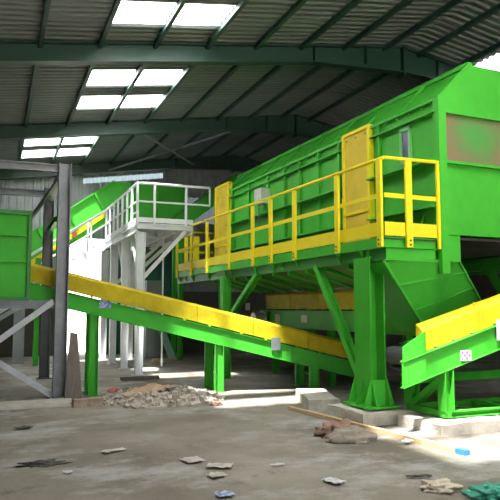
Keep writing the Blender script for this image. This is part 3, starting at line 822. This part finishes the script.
for i, (x, y, r, l) in enumerate(((1.35, 10.62, 5, 'left broken brick at the end of the low kerb'), (1.61, 10.66, -6, 'right broken brick at the end of the low kerb'))):
    rough_block('broken_brick', x - .11, x + .11, y - .08, y + .08, .13, l, 9 + i, r, BRICK)['category'] = 'brick'
tag(MB().box(2.65, 3.5, 13.95, 14.1, .02, .09).build('dark_plank', OLDWOOD), 'dark plank lying on the floor behind the rubble heap', 'plank').rotation_euler = (0, 0, 0)

# wooden batten with blue end
bt = thing('wooden_batten', 'long thin pale wooden batten with a blue end lying on the floor', 'batten', (4.38, 9.07, 0), 0)
MB().rect((0, 0, .03), (.43, -3.36, .03), .07, .055).build('batten_stick', WOOD, bt)
MB().rect((.43, -3.36, .03), (.448, -3.50, .03), .078, .062).build('blue_end', BLUE, bt)['label'] = 'blue end'

def lump(name, loc, sx, sy, sz, mat, label, cat, seed, rz=0, amp=.35, sub=4, freq=2.2):
    bm = bmesh.new(); bmesh.ops.create_icosphere(bm, subdivisions=sub, radius=1)
    for v in bm.verts:
        d = v.co.copy()
        k = 1 + amp * noise.fractal(d * freq + Vector((seed * 3.1, seed, 0)), 1.0, 2.0, 4)
        z = max(d.z * k, -.12) + .12
        v.co = Vector((d.x * k * sx, d.y * k * sy, z * sz))
    me = bpy.data.meshes.new(name); bm.to_mesh(me); bm.free(); me.materials.append(mat)
    for p in me.polygons: p.use_smooth = True
    o = bpy.data.objects.new(name, me); COL.objects.link(o); o.location = loc; o.rotation_euler = (0, 0, math.radians(rz))
    return tag(o, label, cat)
lump('sack', (4.05, 6.68, 0), .30, .15, .15, SACK, 'grey-brown filled sack lying on the floor beside the batten', 'sack', 3, -12, .2)
lump('cloth_bundle', (4.12, 7.14, 0), .34, .20, .13, CLOTH, 'crumpled reddish-brown cloth piled against the sack', 'cloth', 8, 30, .6)
lump('rag', (3.72, 4.66, 0), .17, .13, .06, RAG, 'crumpled cream rag near the bottom edge of the floor', 'rag', 11, 0, .6)
lump('net_bundle', (4.02, 4.36, 0), .22, .16, .07, NET, 'crumpled green netting at the bottom right corner', 'net', 14, 0, .7)
lump('dark_scrap', (.50, 6.92, 0), .20, .10, .03, DARKRAG, 'dark crumpled scrap on the floor at the left', 'scrap', 17, 0, .9)
lump('pink_bag', (2.16, 12.2, 0), .11, .07, .08, PINK, 'small pink bag on the floor by the conveyor leg', 'bag', 19, 0, .4, 3)
lump('dark_red_scrap', (3.45, 9.95, 0), .10, .08, .06, CLOTH, 'small dark reddish scrap at the right end of the rubble heap', 'scrap', 23, 0, .7, 3)

def paper(x, y, sx, sy, rz, label, mat=PAPER, seed=0, name='paper_scrap', amp=.02):
    n = 7; vs = []; fs = []
    for i in range(n):
        for j in range(n):
            u, v = i / (n - 1) - .5, j / (n - 1) - .5
            ed = 1 - .16 * abs(noise.noise(Vector((u * 3 + seed, v * 3, 0))))
            vs.append((u * sx * ed, v * sy * ed, .006 + amp * (1 + noise.noise(Vector((u * 4 + seed, v * 4, seed))))))
    for i in range(n - 1):
        for j in range(n - 1): fs.append((i * n + j, (i + 1) * n + j, (i + 1) * n + j + 1, i * n + j + 1))
    o = MB().add(vs, fs).build(name, mat)
    s = o.modifiers.new('thickness', 'SOLIDIFY'); s.thickness = .003
    o.location = (x, y, 0); o.rotation_euler = (0, 0, math.radians(rz))
    return tag(o, label, 'litter')
paper(4.58, 6.31, .13, .10, 10, 'white crumpled paper scrap on the floor just below the batten', seed=1, amp=.035)
paper(2.95, 5.19, .14, .20, 20, 'pale paper scrap on the bottom middle of the floor', seed=2)
paper(1.98, 6.45, .22, .22, 12, 'grey paper sheet, upper left of the pair on the middle floor', seed=3, mat=CONC)
paper(2.16, 6.10, .26, .16, -30, 'grey paper sheet, right of the pair on the middle floor', seed=4, mat=CONC)
paper(2.02, 5.78, .17, .14, 8, 'small grey paper scrap below the pair of sheets', seed=5, mat=CONC)
paper(2.72, 5.93, .16, .05, 0, 'thin white paper strip on the middle floor', seed=6)
paper(1.88, 5.17, .16, .14, 0, 'blue and white plastic scrap at the bottom edge', seed=7, mat=LABELB)
paper(.72, 6.43, .09, .08, 0, 'small pale scrap below the dark scrap on the left floor', seed=8)
paper(1.3, 7.2, .26, .10, 20, 'flat grey paper scrap on the left middle floor', seed=9, mat=CONC)
paper(.42, 9.0, .22, .14, 20, 'thin dark sheet lying on the far left floor', seed=10, mat=DARKRAG)
paper(4.75, 4.9, .05, .26, 70, 'thin dark strip on the floor right of the rag', seed=12, mat=DARKRAG, name='dark_strip').location = (3.77, 5.03, 0)

# rubble heap: a mound of plaster lumps with flat pieces on top
def heap_z(x, y):
    u = (x - 2.75) / 1.05; v = (y - 11.0) / .95
    return max(0, .17 * (1 - u * u - v * v)) * (1 + .5 * noise.noise(Vector((x * 3, y * 3, 1))))
mb = MB(); n = 40; vs = []; fs = []
for i in range(n):
    for j in range(n):
        x = 1.78 + 2.07 * i / (n - 1); y = 10.0 + 2.0 * j / (n - 1)
        vs.append((x, y, heap_z(x, y) - .02 + .03 * noise.noise(Vector((x * 14, y * 14, 0))) * (1 if heap_z(x, y) > 0 else 0)))
for i in range(n - 1):
    for j in range(n - 1): fs.append((i * n + j, (i + 1) * n + j, (i + 1) * n + j + 1, i * n + j + 1))
mb.add(vs, fs)
for k in range(520):
    a = random.random() * 6.283; r = random.random() ** .5 * 1.12
    x = 2.75 + 1.05 * r * math.cos(a); y = 11.0 + .95 * r * math.sin(a); z = heap_z(x, y)
    s = random.choice((.015, .02, .025, .03, .04, .055))
    R = Matrix.Rotation(random.random() * 6, 3, Vector((random.random(), random.random(), random.random() + .1)).normalized())
    c = Vector((x, y, z + s * .3)); hx, hy, hz = s * random.uniform(.6, 1.4), s * random.uniform(.6, 1.2), s * random.uniform(.3, .8)
    pts = [c + R @ Vector((sx * hx * random.uniform(.6, 1), sy * hy * random.uniform(.6, 1), sz * hz * random.uniform(.6, 1))) for sz in (-1, 1) for sy in (-1, 1) for sx in (-1, 1)]
    for p in pts: p.z = max(p.z, .0)
    mb.add(pts, [(0, 2, 3, 1), (4, 5, 7, 6), (0, 1, 5, 4), (2, 6, 7, 3), (0, 4, 6, 2), (1, 3, 7, 5)])
rb = mb.build('rubble_heap', RUBBLE); rb['kind'] = 'stuff'
tag(rb, 'heap of pale plaster rubble on the floor below the inclined conveyor', 'rubble')
o = paper(2.45, 10.80, .75, .34, 38, 'brown cardboard sheet lying on the left of the rubble heap', CARD, 31, 'cardboard_sheet', .04)
o.location.z = .14; o.rotation_euler = (math.radians(14), math.radians(-10), math.radians(28)); o['category'] = 'cardboard'
o = paper(2.9, 10.9, .3, .22, -38, 'small brown cardboard piece on the top of the rubble heap', CARD, 33, 'cardboard_piece', .04)
o.location.z = .19; o['category'] = 'cardboard'
